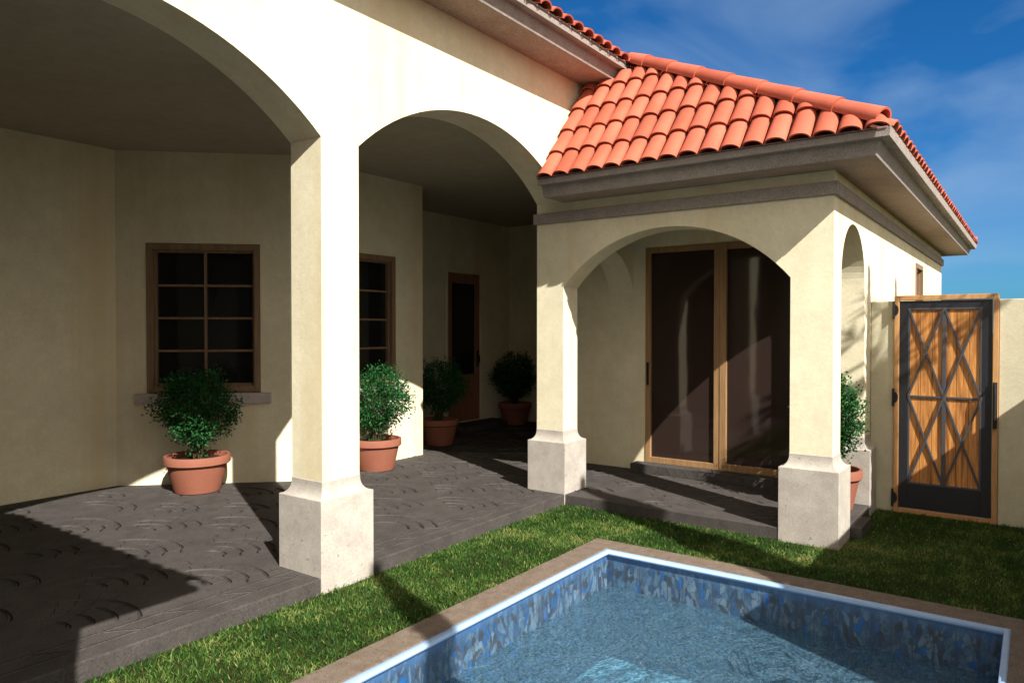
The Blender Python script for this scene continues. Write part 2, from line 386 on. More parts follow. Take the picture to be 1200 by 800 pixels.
# --- roof
EX, EY, EZ, M1, M2 = 5.41, .83, 3.015, 1.25, .5      # eave corner, front slope, main slope
SP, EXPO, TL = .1665, .305, .375
def tiles(mb, rows0, o, along, up, nrm, ncol, nrow, segs=9, seed=1, skip=None):
    """barrel tiles: o = lower corner, along = unit vector along the eave, up = unit vector up the slope"""
    rnd = random.Random(seed); o = Vector(o); al = Vector(along).normalized(); up = Vector(up).normalized(); nn = Vector(nrm).normalized()
    for c in range(ncol):
        for r in range(nrow):
            if skip and skip(c, r): continue
            base = o + al*(SP*(c+.5)+rnd.uniform(-.003,.003)) + up*(EXPO*r - .03 + rnd.uniform(-.004,.004)) + nn*(.006)
            top = base + up*TL + nn*(-.012); vs = []
            lift = nn*.012; h = .054
            for ctr, wd, hh, l in ((base, .0785, h, lift), (top, .068, h-.009, nn*0)):
                for i in range(segs+1):
                    t = PI*i/segs; vs.append(ctr + l + al*(-math.cos(t))*wd + nn*math.sin(t)*hh)
            for i in range(segs+1):      # inner rim of the lower mouth
                t = PI*i/segs; vs.append(base + lift + al*(-math.cos(t))*(.0785-.011) + nn*math.sin(t)*(h-.012))
            for i in range(segs+1):
                t = PI*i/segs; vs.append(base + up*.12 + lift*.8 + al*(-math.cos(t))*(.0785-.012) + nn*math.sin(t)*(h-.013))
            n = segs+1; fs = []
            for i in range(segs):
                fs.append((i+1, i, n+i, n+i+1)); fs.append((i, i+1, 2*n+i+1, 2*n+i)); fs.append((2*n+i, 2*n+i+1, 3*n+i+1, 3*n+i))
            mb.add(vs, fs)
def clip(mb, cuts):
    me = bpy.data.meshes.new('t'); me.from_pydata(mb.v, [], mb.f); bm = bmesh.new(); bm.from_mesh(me)
    for co, no in cuts:
        bmesh.ops.bisect_plane(bm, geom=bm.verts[:]+bm.edges[:]+bm.faces[:], plane_co=co, plane_no=no, clear_outer=True)
    bm.to_mesh(me); bm.free(); o = MB(); o.add([v.co[:] for v in me.vertices], [tuple(p.vertices) for p in me.polygons]); bpy.data.meshes.remove(me); return o
def zmain(y): return EZ + M2*(y-EY)
roof = MB()
hipn = Vector((2.5, -1, 0)).normalized()          # points to the side-slope side of the hip
# front (west) slope of the wing
t = MB(); tiles(t, 0, (EX, EY-.03, EZ), (0,1,0), (1,0,M1), (-M1,0,1), 17, 5, 12, 3)
t = clip(t, [((EX-.025, EY, 0), hipn), ((0, 0, 4.13), (0,0,1)), ((0, 3.648, 0), (0,1,0))])
wing = MB(); wing.merge(t)
# side / main slope
nfull = int((13.80-EX)/SP)
LEN = math.sqrt(1+M2*M2)
t = MB(); tiles(t, 0, (EX+.02, EY, EZ), (1,0,0), (0,1,M2), (0,-M2,1), 6, 10, 7, 4)
wing.merge(clip(t, [((EX+.025, EY, 0), -hipn)]))
t = MB(); tiles(t, 0, (EX+.02+6*SP, EY, EZ), (1,0,0), (0,1,M2), (0,-M2,1), nfull-6, 21, 6, 5)
wing.merge(clip(t, [((13.80, EY, 0), Vector((2.5,1,0)).normalized())]))
roof.merge(wing); roof.merge(wing.mirror(XC))
t = MB(); tiles(t, 0, (-.08, 3.2, zmain(3.2)), (1,0,0), (0,1,M2), (0,-M2,1), 39, 13, 9, 6); roof.merge(clip(t, [((6.36,0,0),(1,0,0)), ((-.07,0,0),(-1,0,0))]))
YR = 6.7; ZR = zmain(YR)
und = MB(); e = -.012
und.add([(EX,EY,EZ+e),(6.36,3.2,zmain(3.2)+e),(6.30,3.648,4.12),(EX,3.648,EZ+e)], [(0,1,2,3)])
und.add([(EX,EY,EZ+e),(13.80,EY,EZ+e),(13.8-(YR-EY)/2.5,YR,ZR+e),(6.36,YR,ZR+e),(6.36,3.2,zmain(3.2)+e)], [(0,1,2,3,4)])
und.add([(13.80,EY,EZ+e),(13.80,12.57,EZ+e),(13.8-(YR-EY)/2.5,YR,ZR+e)], [(0,1,2)])
und = both(und)
und.add([(-.07,3.2,zmain(3.2)+e),(6.36,3.2,zmain(3.2)+e),(6.36,YR,ZR+e),(-.07,YR,ZR+e)], [(0,1,2,3)])
und.add([(-7.51,12.57,EZ+e),(13.80,12.57,EZ+e),(13.8-(YR-EY)/2.5,YR,ZR+e),(XC-13.8+(YR-EY)/2.5,YR,ZR+e)], [(0,1,2,3)])
rf = hbuild(roof, 'roof', M['tile'], recalc=False, auto=50)
hbuild(und, 'roof_base', M['under'], rf)
def roll(mb, p, q, rad=.074, step=.36):
    p = Vector(p); q = Vector(q); d = (q-p).normalized(); L = (q-p).length; sd = d.cross(Vector((0,0,1))).normalized(); u = sd.cross(d); n = 12
    k = int(L/step)+1
    for i in range(k):
        a = p + d*(i*step-.03); b_ = p + d*min(L, (i+1)*step+.02); vs = []
        for ctr, r in ((a, rad+.008), (b_, rad-.006), (a, rad-.006), (a+d*.1, rad-.010)):
            for j in range(n+1):
                t = -.12*PI + 1.24*PI*j/n; vs.append(ctr + sd*math.cos(t)*r + u*math.sin(t)*r*1.0)
        N = n+1; fs = []
        for j in range(n): fs += [(j, j+1, N+j+1, N+j), (j+1, j, 2*N+j, 2*N+j+1), (2*N+j, 2*N+j+1, 3*N+j+1, 3*N+j)]
        mb.add(vs, fs)
h_ = MB(); roll(h_, (EX+.03, EY+.05, EZ+.065), (6.36, 3.2, zmain(3.2)+.055)); hk_ = h_; h_ = MB(); roll(h_, (13.77, EY+.03, EZ+.065), (13.8-(YR-EY)/2.5, YR, ZR+.05))
for q_ in (h_, h_.mirror(XC), hk_, hk_.mirror(XC)): hbuild(q_, 'ridge_tile', M['tile'], rf, auto=50)
h_ = MB(); roll(h_, (XC-13.8+(YR-EY)/2.5, YR, ZR+.05), (13.8-(YR-EY)/2.5, YR, ZR+.05))
hbuild(h_, 'ridge_tile', M['tile'], rf, auto=50)

# --- windows and doors
def at(p0, p1, s):
    d = (Vector((p1[0],p1[1],0))-Vector((p0[0],p0[1],0))).normalized(); p = Vector((p0[0],p0[1],0))+d*s
    return p, math.atan2(d.y, d.x)
def window(p0, p1, s0, s1, z0, z1, cols=2, rows=4, sillz=True):
    p, a = at(p0, p1, s0); W = s1-s0; H = z1-z0
    o = MB(); fw = .062; y0, y1 = -.012, .10       # local y: negative = outwards
    o.box(0, fw, y0, y1, 0, H); o.box(W-fw, W, y0, y1, 0, H); o.box(fw, W-fw, y0, y1, 0, fw); o.box(fw, W-fw, y0, y1, H-fw, H)
    sw = .022; yi = .03                              # sash
    o.box(fw, fw+sw, yi, y1, fw, H-fw); o.box(W-fw-sw, W-fw, yi, y1, fw, H-fw); o.box(fw+sw, W-fw-sw, yi, y1, fw, fw+sw); o.box(fw+sw, W-fw-sw, yi, y1, H-fw-sw, H-fw)
    wn = o.build('window', M['frame'], house, bevel=.003)
    wn.location = p - hp + Vector((0,0,z0)); wn.rotation_euler = (0,0,a)
    q = MB(); xs = [fw+sw+(W-2*fw-2*sw)*i/cols for i in range(1, cols)]; zs = [fw+sw+(H-2*fw-2*sw)*i/rows for i in range(1, rows)]
    for x in xs: q = MB(); q.box(x-.011, x+.011, .045, .095, fw+sw, H-fw-sw); q.build('muntin', M['frame'], wn)
    for z in zs: q = MB(); q.box(fw+sw, W-fw-sw, .048, .092, z-.011, z+.011); q.build('muntin', M['frame'], wn)
    q = MB(); q.box(fw+sw-.005, W-fw-sw+.005, .075, .085, fw+sw-.005, H-fw-sw+.005); q.build('pane', M['glass'], wn)
    q = MB(); q.box(0, W, .12, .13, 0, H); q.build('backing', M['metal'], wn)
    if sillz:
        q = MB(); q.box(-.105, W+.105, -.05, .015, -.115, -.012); q.build('sill', M['sill'], wn, bevel=.004)
    return wn
window((3.51,7.40), (4.66,6.18), .29, 1.385, 1.03, 2.515)
window((4.66,6.18), (6.63,6.18), .405, 1.495, 1.03, 2.52)
window((6.63,6.18), (6.63,7.40), .45, 1.05, 1.03, 2.52, 1, 4)
window((10.30,1.25), (13.37,1.25), .05, .75, .9, 2.50, 1, 3)

# back door
p, a = at((6.63,7.40), (10.12,7.40), 1.86); W = .83; H = 2.35
d = MB(); d.box(.012, .13, .01, .06, 0, H); d.box(W-.13, W-.012, .01, .06, 0, H); d.box(.13, W-.13, .01, .06, H-.16, H-.01); d.box(.13, W-.13, .01, .06, 0, .30)
d.box(.13, W-.13, .01, .06, .62, .74); d.box(.13, W-.13, .03, .05, .30, .62)
dr = d.build('door', M['doorwood'], house, bevel=.006); dr.location = p-hp+Vector((0,0,.205)); dr.rotation_euler = (0,0,a)
q = MB(); q.box(.13, W-.13, .03, .04, .74, H-.16); q.build('pane', M['glass'], dr)
q = MB(); q.box(W-.085, W-.05, -.005, .008, .86, 1.12); q.tube([(W-.067,-.03,1.04),(W-.067,-.03,.92)], [.011,.011]); q.tube([(W-.067,-.03,1.03),(W-.067,.0,1.03)], [.009,.009]); q.tube([(W-.067,-.03,.93),(W-.067,.0,.93)], [.009,.009]); q.build('handle', M['metal'], dr)
q = MB(); q.box(-.03, .01, -.015, .05, 0, H+.0); q.box(W-.01, W+.055, -.015, .05, 0, H+.0); q.box(-.03, W+.055, -.015, .05, H, H+.05); q.build('door_frame', M['stucco'], dr, bevel=.003)
st = MB(); st.box(8.42, 9.62, 6.98, 7.399, .106, .19); hbuild(st, 'door_step', M['patio'], bevel=.006)

# sliding glass doors
def slider(mir):
    o = MB(); xa, xb = 7.335, 7.42; H0, H1 = .2, 2.555
    Y0, Ya, Yb, Y1 = 3.502, 2.664, 2.556, 1.71; fw = .06
    def fr(mb, y0, y1, x0, x1, f):
        mb.box(x0, x1, y0, y0-f, H0, H1); mb.box(x0, x1, y1, y1+f, H0, H1); mb.box(x0, x1, y0-f, y1+f, H0, H0+f); mb.box(x0, x1, y0-f, y1+f, H1-f, H1)
    fr(o, Y0, Ya+.0, xa-.004, xb, .062); fr(o, Ya-.002, Y1, xa-.010, xb-.02, .10 if False else .07)
    if mir: o = o.mirror(XC)
    so = hbuild(o, 'sliding_door', M['slider'], bevel=.003)
    for (y0, y1, x) in ((Y0-.062, Ya+.062, 7.362), (Ya-.072, Y1+.07, 7.356)):
        g_ = MB(); g_.box(x, x+.012, y1-.01, y0+.01, H0+.05, H1-.05)
        if mir: g_ = g_.mirror(XC)
        g_.build('pane', M['slideglass'], so)
    h = MB(); h.box(7.315, 7.330, Y0-.02, Y0-.045, 1.05, 1.30)
    if mir: h = h.mirror(XC)
    h.build('handle', M['metal'], so, bevel=.003)
    k = MB(); k.box(7.48, 7.49, 1.6, 3.52, .2, 2.56)
    if mir: k = k.mirror(XC)
    k.build('backing', M['metal'], so)
slider(0); slider(1)
st = MB(); st.box(7.165, 7.338, 1.58, 3.60, .106, .20); 
def strokes(mb, y0, y1, z0, z1, x, seed):
    rnd = random.Random(seed); y = y0
    while y < y1:
        a = rnd.choice((-1, 1)); L_ = rnd.uniform(.03, .06)
        mb.bar((x, y, z0+.012), (x, y+a*L_, z1-.010), .006, .006, (1,0,0)); y += rnd.uniform(.06, .12)
strokes(st, 1.65, 3.55, .106, .20, 7.164, 3)
hpair(st, 'slider_step', M['patio'], bevel=.004)
st = MB(); st.box(6.20, 6.60, 1.105, 1.188, 0, .098); hpair(st, 'side_step', M['patio'], bevel=.006)

# ------------------------------------------------------------------ setting
pt = MB()
half = [(5.806,3.601),(5.806,1.193),(7.10,1.193),(7.10,1.56),(7.36,1.56),(7.36,4.40),(10.3,4.40),(10.3,7.45)]
pt.prism([(XC-x, y) for x, y in reversed(half)] + half, 0, .105, 2)
patio = pt.build('patio', M['patio'], None, bevel=.008); tag(patio, kind='structure')
# stamped relief: fans of arcs, short strokes and a brick border, raised joints of the same concrete
rel = MB(); rnd = random.Random(5); zt = .105
def inside(x, y):
    if x > 3.145: xx, yy = x, y
    else: xx, yy = XC-x, y
    if not ((yy > 3.62 and xx < 5.83) or (xx >= 5.8 and xx < 7.15 and yy > 1.22 and yy < 7.35) or (5.8 <= xx < 10 and yy > 4.65 and yy < 7.35)): return False
    if yy > 7.3: return False
    return True
def ridge(pts, w=.007, h=.009, jw=1.35):
    ok = all(inside(*p) for p in pts)
    if not ok: return
    n = len(pts)
    if n < 2: return
    vs = []
    for i, p in enumerate(pts):
        a = pts[max(0,i-1)]; b_ = pts[min(n-1,i+1)]; dx, dy = b_[0]-a[0], b_[1]-a[1]; l_ = math.hypot(dx,dy) or 1; nx, ny = -dy/l_*w, dx/l_*w
        e_ = .3 if i in (0, n-1) else 1
        vs += [(p[0]-nx*e_, p[1]-ny*e_, zt-.001), (p[0], p[1], zt+h*e_), (p[0]+nx*e_, p[1]+ny*e_, zt-.001)]
    fs = []
    for i in range(n-1): k = i*3; fs += [(k, k+1, k+4, k+3), (k+1, k+2, k+5, k+4)]
    rel.mi = 0; rel.add(vs, fs)
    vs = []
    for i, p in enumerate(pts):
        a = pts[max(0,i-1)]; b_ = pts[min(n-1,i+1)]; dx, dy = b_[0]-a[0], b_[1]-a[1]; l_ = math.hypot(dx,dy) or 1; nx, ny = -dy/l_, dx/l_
        g_ = .012 if nx*.48+ny > 0 else -.012  # strip goes on the down-sun side, painting the ridge's shade
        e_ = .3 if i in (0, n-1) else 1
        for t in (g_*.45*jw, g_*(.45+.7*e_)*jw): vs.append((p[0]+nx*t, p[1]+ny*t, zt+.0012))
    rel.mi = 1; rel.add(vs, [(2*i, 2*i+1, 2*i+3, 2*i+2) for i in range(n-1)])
G = .78
for i in range(-9, 16):
    for j in range(0, 15):
        cx = i*G + (G/2 if j % 2 else 0) + rnd.uniform(-.04,.04); cy = 1.2 + j*G*.62 + rnd.uniform(-.02,.02); rot = rnd.uniform(-.10,.10) - .5
        if cy < 3.98 and not (5.8 < (cx if cx > 3.145 else XC-cx) < 7.3): continue
        for kk, rr in enumerate((.14, .25, .36, .47)):
            t0 = rot - .1 + rnd.uniform(-.1,.1); t1 = rot + 1.45 + rnd.uniform(-.15,.15)
            if rnd.random() < .08: continue
            nn_ = 12; seg = []
            for q_ in range(nn_+1):
                t = t0+(t1-t0)*q_/nn_; seg.append((cx+rr*math.cos(t), cy+rr*math.sin(t)))
            k = rnd.randint(4, 9)
            ridge(seg[:k+1]) if rnd.random() < .3 else ridge(seg)
            for q_ in range(4+kk):
                if rnd.random() < .5: continue
                t = rot + 1.5*(q_+.5)/(4+kk); a_ = rr+.02; b_ = rr+.10
                ridge([(cx+a_*math.cos(t), cy+a_*math.sin(t)), (cx+b_*math.cos(t+.05), cy+b_*math.sin(t+.05))])
for x_ in [.55+.34*k for k in range(16)]:
    if x_ > 5.7: break
    w_ = rnd.uniform(-.03,.03)
    for a_, b_ in (((x_+.02+w_, 3.735), (x_+.30+w_, 3.735)), ((x_+.20+w_, 3.865), (x_+.50+w_, 3.865)), ((x_+.32+w_, 3.745), (x_+.19+w_, 3.855))): ridge([a_, b_], .010, .012, 1.8)
M['joint_shade'] = plain('dark_joint_shade', (.016,.013,.012), .95, 0, .1, .3, 60)  # dark joint powder that also serves as painted shade beside each ridge
ro = rel.build('relief', [M['patio'], M['joint_shade']], patio, recalc=False)

# ground sheet with the pool left out
PX0, PX1, PY0, PY1 = -3.0, 4.81, .107, 2.607; CW = .20
B = 400
gr = MB(); ax0, ax1, ay0, ay1 = PX0-CW+.02, PX1+CW-.02, PY0-CW+.02, PY1+CW-.02
xs = [-B, ax0, ax1, B]; ys = [-B, ay0, ay1, B]
gr.add([(x, y, 0) for y in ys for x in xs], [(j*4+i, j*4+i+1, j*4+i+5, j*4+i+4) for j in range(3) for i in range(3) if not (i == 1 and j == 1)])
lawn = gr.build('lawn', M['lawn'], None); tag(lawn, kind='structure')

pool = empty('swimming_pool', (PX1, PY1, 0), 'rectangular swimming pool with blue mosaic liner, white rim and brown coping', 'swimming pool')
pl = Vector((PX1, PY1, 0))
def pbuild(mb, name, mat, **k):
    o = mb.build(name, mat, pool, **k); o.location = -pl; return o
def ring(z0, z1, a, b, mb):
    """rectangular ring: inner offset a, outer offset b from the pool edge"""
    def rc(o): return [(PX0-o,PY0-o),(PX1+o,PY0-o),(PX1+o,PY1+o),(PX0-o,PY1+o)]
    i_, o_ = rc(a), rc(b); vs = [(x,y,z) for z in (z0,z1) for x,y in i_+o_]; fs = []
    for k in range(4):
        n_ = (k+1) % 4
        fs += [(8+k, 8+4+k, 8+4+n_, 8+n_), (k, n_, 4+n_, 4+k), (k, 8+k, 8+n_, n_), (4+k, 4+n_, 12+n_, 12+k)]
    mb.add(vs, fs)
q = MB(); ring(-.10, .014, .004, CW, q); pbuild(q, 'coping', M['coping'], bevel=.008)
q = MB(); prof = [(.024*math.cos(t)-.006, -.010+.022*math.sin(t)) for t in [2*PI*i/12 for i in range(12)]]
q.sweep([(PX0,PY0),(PX1,PY0),(PX1,PY1),(PX0,PY1)], prof, True); pbuild(q, 'rim_bead', M['bead'], smooth=True)
DZ = -.80
q = MB(); q.add([(PX0,PY0,-.02),(PX1,PY0,-.02),(PX1,PY1,-.02),(PX0,PY1,-.02),(PX0,PY0,DZ),(PX1,PY0,DZ),(PX1,PY1,DZ),(PX0,PY1,DZ)], [(0,1,5,4),(1,2,6,5),(2,3,7,6),(3,0,4,7)])
pbuild(q, 'liner', M['liner'], recalc=False)
q = MB(); q.add([(PX0,PY0,DZ),(PX1,PY0,DZ),(PX1,PY1,DZ),(PX0,PY1,DZ)], [(0,1,2,3)]); pbuild(q, 'basin_floor', M['floor'], recalc=False)
q = MB(); q.add([(PX0,PY0,-.27),(PX1,PY0,-.27),(PX1,PY1,-.27),(PX0,PY1,-.27)], [(0,1,2,3)]); wt = q.build('pool_water', M['water'], None, recalc=False); tag(wt, kind='structure')

# ------------------------------------------------------------------ grass blades near the camera
def leaves(name, mat, P, D, L, W, parent=None, tint=None, seed=0, bend=.25):
    """P base points, D unit directions, L lengths, W widths -> kite-shaped leaves in one mesh"""
    rs = np.random.RandomState(seed); n = len(P); rv = rs.normal(size=(n,3)); sd = np.cross(D, rv); sd /= np.linalg.norm(sd, axis=1)[:,None]+1e-9
    up = np.cross(sd, D)
    A = P; Bm = P + D*(L*.5)[:,None] + up*(L*bend*.35)[:,None]
    V = np.stack([A, Bm+sd*(W/2)[:,None], P + D*L[:,None], Bm-sd*(W/2)[:,None]], 1).reshape(-1,3)
    me = bpy.data.meshes.new(name); me.vertices.add(len(V)); me.vertices.foreach_set('co', V.astype(np.float32).ravel())
    me.loops.add(4*n); me.loops.foreach_set('vertex_index', np.arange(4*n, dtype=np.int32)); me.polygons.add(n)
    me.polygons.foreach_set('loop_start', np.arange(0,4*n,4,dtype=np.int32)); me.update(calc_edges=True); me.validate()
    t = tint if tint is not None else rs.uniform(0,1,n)
    at_ = me.attributes.new('tint', 'FLOAT', 'POINT'); at_.data.foreach_set('value', np.repeat(t, 4).astype(np.float32))
    me.materials.append(mat); o = bpy.data.objects.new(name, me); return link(o, parent)
rs = np.random.RandomState(11); pts = []
def fill(x0, x1, y0, y1, dens):
    n = int((x1-x0)*(y1-y0)*dens); pts.append(np.stack([rs.uniform(x0,x1,n), rs.uniform(y0,y1,n), np.zeros(n)], 1))
fill(1.0, 5.03, 2.795, 3.59, 9000); fill(5.0, 5.79, 1.19, 3.59, 9000); fill(5.0, 7.35, -.6, 1.185, 5500); fill(4.4, 5.0, -.6, -.1, 3000)
P = np.concatenate(pts); keep = ~((P[:,0] > 5.79) & (P[:,1] > 1.185)); P = P[keep]; n = len(P)
D = rs.normal(size=(n,3))*.55; D[:,2] = np.abs(D[:,2])*.6+.55; D /= np.linalg.norm(D,axis=1)[:,None]
def vnoise(P, s, seed):
    r2 = np.random.RandomState(seed); o = np.zeros(len(P))
    for k in range(7):
        a = r2.uniform(0,2*PI); fq = s*r2.uniform(.6,2.2); o += np.sin((P[:,0]*math.cos(a)+P[:,1]*math.sin(a))*fq + r2.uniform(0,6))
    return o/7
tn = np.clip(.28 + .75*vnoise(P, 6, 3) + .5*vnoise(P, 22, 5) + rs.normal(size=n)*.20, 0, 1); dry = rs.uniform(size=n) < .05; tn[dry] = rs.uniform(.8,1,dry.sum())
gs = leaves('grass', M['grass'], P, D, rs.uniform(.018,.045,n), rs.uniform(.003,.0065,n), tint=tn, seed=4); tag(gs, kind='stuff')

# ------------------------------------------------------------------ potted shrubs
def shrub_crown(rx, h, seed, ntip=330, nleaf=24, z0=0):
    """tips and leaves of a rounded, loose bush; z = 0 at the soil"""
    r2 = np.random.RandomState(seed); tips = []
    while len(tips) < ntip:
        p = r2.uniform(-1,1,3); q = np.linalg.norm(p)
        if q > 1 or q < .35 + .3*r2.uniform(): continue
        zz = (p[2]+1)/2; prof = .50 + .50*math.sin(min(1, zz*1.7)*PI/2) 
        an = math.atan2(p[1], p[0]); lump = 1 + .10*math.sin(3*an+seed+4*zz) + .09*math.sin(5*an+2*seed-7*zz); jj = r2.uniform(.88,1.14)
        tips.append((p[0]*rx*prof*lump*jj, p[1]*rx*prof*lump*jj, h*(.12+.88*zz)*(1+.05*math.sin(4*an+seed*3))))
    tips = np.array(tips); P = []; D = []
    for t in tips:
        out = t - np.array([0,0,h*.35]); out /= np.linalg.norm(out)+1e-6
        m_ = nleaf; off = r2.normal(size=(m_,3))*.030; s = r2.uniform(-.07,.03,m_)
        P.append(t + off + out*s[:,None]); d_ = out*.6 + r2.normal(size=(m_,3))*.6; D.append(d_/np.linalg.norm(d_,axis=1)[:,None])
    return tips, np.concatenate(P), np.concatenate(D), r2
def potted(loc, rim, hgt, cr, ch, label, seed, stick=0):
    root = empty('potted_shrub', loc, label, 'potted shrub', 'shrubs in terracotta pots on the patio')
    rb = rim*.70; p_ = MB()
    prof = [(0,0),(rb-.01,0),(rb,.008),(rim*.90,hgt*.74),(rim*.90,hgt*.745),(rim*.965,hgt*.76),(rim*1.0,hgt*.79),(rim*1.0,hgt*.975),(rim*.985,hgt),(rim*.90,hgt),(rim*.885,hgt*.98),(rim*.86,hgt*.80)]
    p_.lathe(prof, 56); p_.build('pot', M['pot'], root, auto=35, recalc=False)
    s_ = MB(); s_.lathe([(rim*.872, hgt*.86), (rim*.5, hgt*.885), (0.001, hgt*.89)], 40); s_.build('soil', M['soil'], root, smooth=True, recalc=False)
    tips, P, D, r2 = shrub_crown(cr, ch, seed); zb = hgt*.88
    n = len(P); P = P + np.array([0,0,zb]); o = leaves('foliage', M['leaf'], P, D, r2.uniform(.022,.040,n), r2.uniform(.012,.022,n), root, seed=seed, tint=np.clip(r2.normal(.45,.28,n),0,1))
    b_ = MB()
    for k in range(9):
        a = 2*PI*k/9+.3; t = Vector(tips[r2.randint(len(tips))]); m1 = Vector((.10*math.cos(a), .10*math.sin(a), ch*.28)); end = Vector((cr*.62*math.cos(a), cr*.62*math.sin(a), ch*.66))
        z_ = Vector((0,0,zb)); b0 = Vector((.03*math.cos(a), .03*math.sin(a), -.01))
        b_.tube([z_+b0, z_+m1*.55, z_+m1, z_+end], [.010,.009,.007,.003], 6)
        for kk in range(6):
            t = Vector(tips[(k*6+kk*5) % len(tips)]); st_ = m1.lerp(end, .3+.1*kk); 
            if (t-st_).length < cr*.9: b_.tube([z_+st_, z_+(st_+t)/2+Vector((0,0,.01)), z_+t], [.004,.003,.0015], 4)
    b_.build('stems', M['bark'], root)
    # low sprig at the stem foot
    m_ = 90; a = r2.uniform(0,2*PI,m_); rr = r2.uniform(.0,.085,m_); P2 = np.stack([rr*np.cos(a), rr*np.sin(a), zb+r2.uniform(0,.05,m_)],1); D2 = np.stack([np.cos(a)*.6,np.sin(a)*.6,np.full(m_,.7)],1); D2 += r2.normal(size=(m_,3))*.25; D2/=np.linalg.norm(D2,axis=1)[:,None]
    leaves('sprig', M['leaf'], P2, D2, r2.uniform(.02,.035,m_), r2.uniform(.010,.016,m_), root, seed=seed+50, tint=r2.uniform(.4,1,m_))
    return root
potted((3.86,6.55,.105), .300, .350, .375, .86, 'potted shrub standing in shade under the grid window, left of the front column', 21)
potted((5.63,5.95,.105), .275, .350, .385, .85, 'bright green sunlit potted shrub just right of the front column', 22)
potted((7.36,6.56,.105), .270, .350, .375, .86, 'dark potted shrub in deep shade left of the back door', 23)
potted((9.70,6.98,.105), .275, .355, .37, .86, 'dark potted shrub in the far back corner, right of the back door', 24)
potted((6.74,1.45,.105), .25, .350, .27, .84, 'potted shrub half hidden behind the right corner column, beside the garden gate', 25)

# ------------------------------------------------------------------ garden wall and gate
def gwall(mb, x0, x1, y0, y1, h, label):
    mb.box(x0, x1, y0, y1, 0, h); o = mb.build('garden_wall', M['fence'], None, bevel=.006); return tag(o, label, 'wall')
gwall(MB(), 7.372, 7.57, 1.055, 1.247, 1.915, 'short cream wall stub between the house corner and the left side of the gate')
gwall(MB(), 7.372, 7.57, -.85, .263, 1.915, 'cream garden wall right of the wooden gate')
gwall(MB(), 3.60, 7.57, -1.05, -.853, 1.915, 'cream garden wall running along the near side of the lawn')

gate = empty('garden_gate', (7.37, .659, 0), 'wooden garden gate with black iron panel and diamond lattice set in cream wall', 'gate'); gl_ = Vector((7.37,.659,0))
def gb(mb, name, mat, parent=None, **k):
    o = mb.build(name, mat, parent or gate, **k)
    if parent is None: o.location = -gl_
    return o
q = MB(); q.box(7.345, 7.42, 1.053, 1.012, .004, 1.962); q.box(7.345, 7.42, .306, .265, .004, 1.962); q.box(7.345, 7.42, 1.012, .306, .004, .047); q.box(7.345, 7.42, 1.012, .306, 1.918, 1.962); gb(q, 'frame', M['gateframe'], bevel=.004)
q = MB()   # iron plate with an opening for the planks
q.box(7.362, 7.40, 1.008, .938, .052, 1.914); q.box(7.362, 7.40, .386, .310, .052, 1.914); q.box(7.362, 7.40, .938, .386, .052, .275); q.box(7.362, 7.40, .938, .386, 1.846, 1.914)
gb(q, 'iron_panel', M['iron'], bevel=.002)
q = MB(); ny = 6; wd = (.938-.386)/ny
for i in range(ny): q.box(7.376, 7.396, .386+wd*i+.0015, .386+wd*(i+1)-.0015, .277, 1.844)
q.box(7.3965, 7.404, .388, .936, .277, 1.844)
gb(q, 'planks', M['gatewood'], bevel=.002)
q = MB(); ym, zm = .662, 1.06; y0, y1, z0, z1 = .938, .386, .275, 1.846; X_ = 7.366
def lb(a, b_, w=.022, x=X_): q.bar((x,a[0],a[1]), (x,b_[0],b_[1]), w, .012, (1,0,0))
lb((ym,z0),(ym,z1),.032); lb((y0,zm),(ym+.016,zm),.018); lb((ym-.016,zm),(y1,zm),.018)
for k_, (a, b_) in enumerate((((y0,z1),(ym,zm)), ((ym,z1),(y1,zm)), ((y0,zm),(ym,z0)), ((ym,zm),(y1,z0)))): lb(a, b_, .018, X_-.003)
for k_, (a, b_) in enumerate((((ym,z1),(y0,zm)), ((y1,z1),(ym,zm)), ((ym,zm),(y0,z0)), ((y1,zm),(ym,z0)))): lb(a, b_, .018, X_-.006)
for a, b_ in (((y0-.004,z0),(y0-.004,z1)), ((y1+.004,z0),(y1+.004,z1))): lb(a, b_, .016, X_+.002)
for z in (z0+.006, z1-.006): lb((y0-.012,z),(y1+.012,z), .016, X_+.001)
gb(q, 'lattice', M['lattice'], bevel=.002)
for z in (1.832, 1.045, .137):
    q = MB(); q.box(7.325, 7.344, 1.062, 1.046, z-.077, z+.077)
    pr = [(1.046, z-.05), (1.046, z+.05)] + [(1.046-.030*math.sin(t), z+.05*math.cos(t)) for t in [PI*i/10 for i in range(1,10)]]
    q.prism(pr, 7.334, 7.343, 0); q.tube([(7.332,1.055,z-.08),(7.332,1.055,z+.08)], [.010,.010]); gb(q, 'hinge', M['iron'])
q = MB(); q.tube([(7.29,.286,.83),(7.285,.286,.90),(7.285,.286,1.12),(7.29,.286,1.20)], [.009,.012,.012,.009], 10)
q.tube([(7.29,.286,.85),(7.344,.286,.85)], [.008,.010], 8); q.tube([(7.29,.286,1.18),(7.344,.286,1.18)], [.008,.010], 8); q.box(7.335, 7.344, .302, .270, .82, 1.21)
gb(q, 'handle', M['iron'])

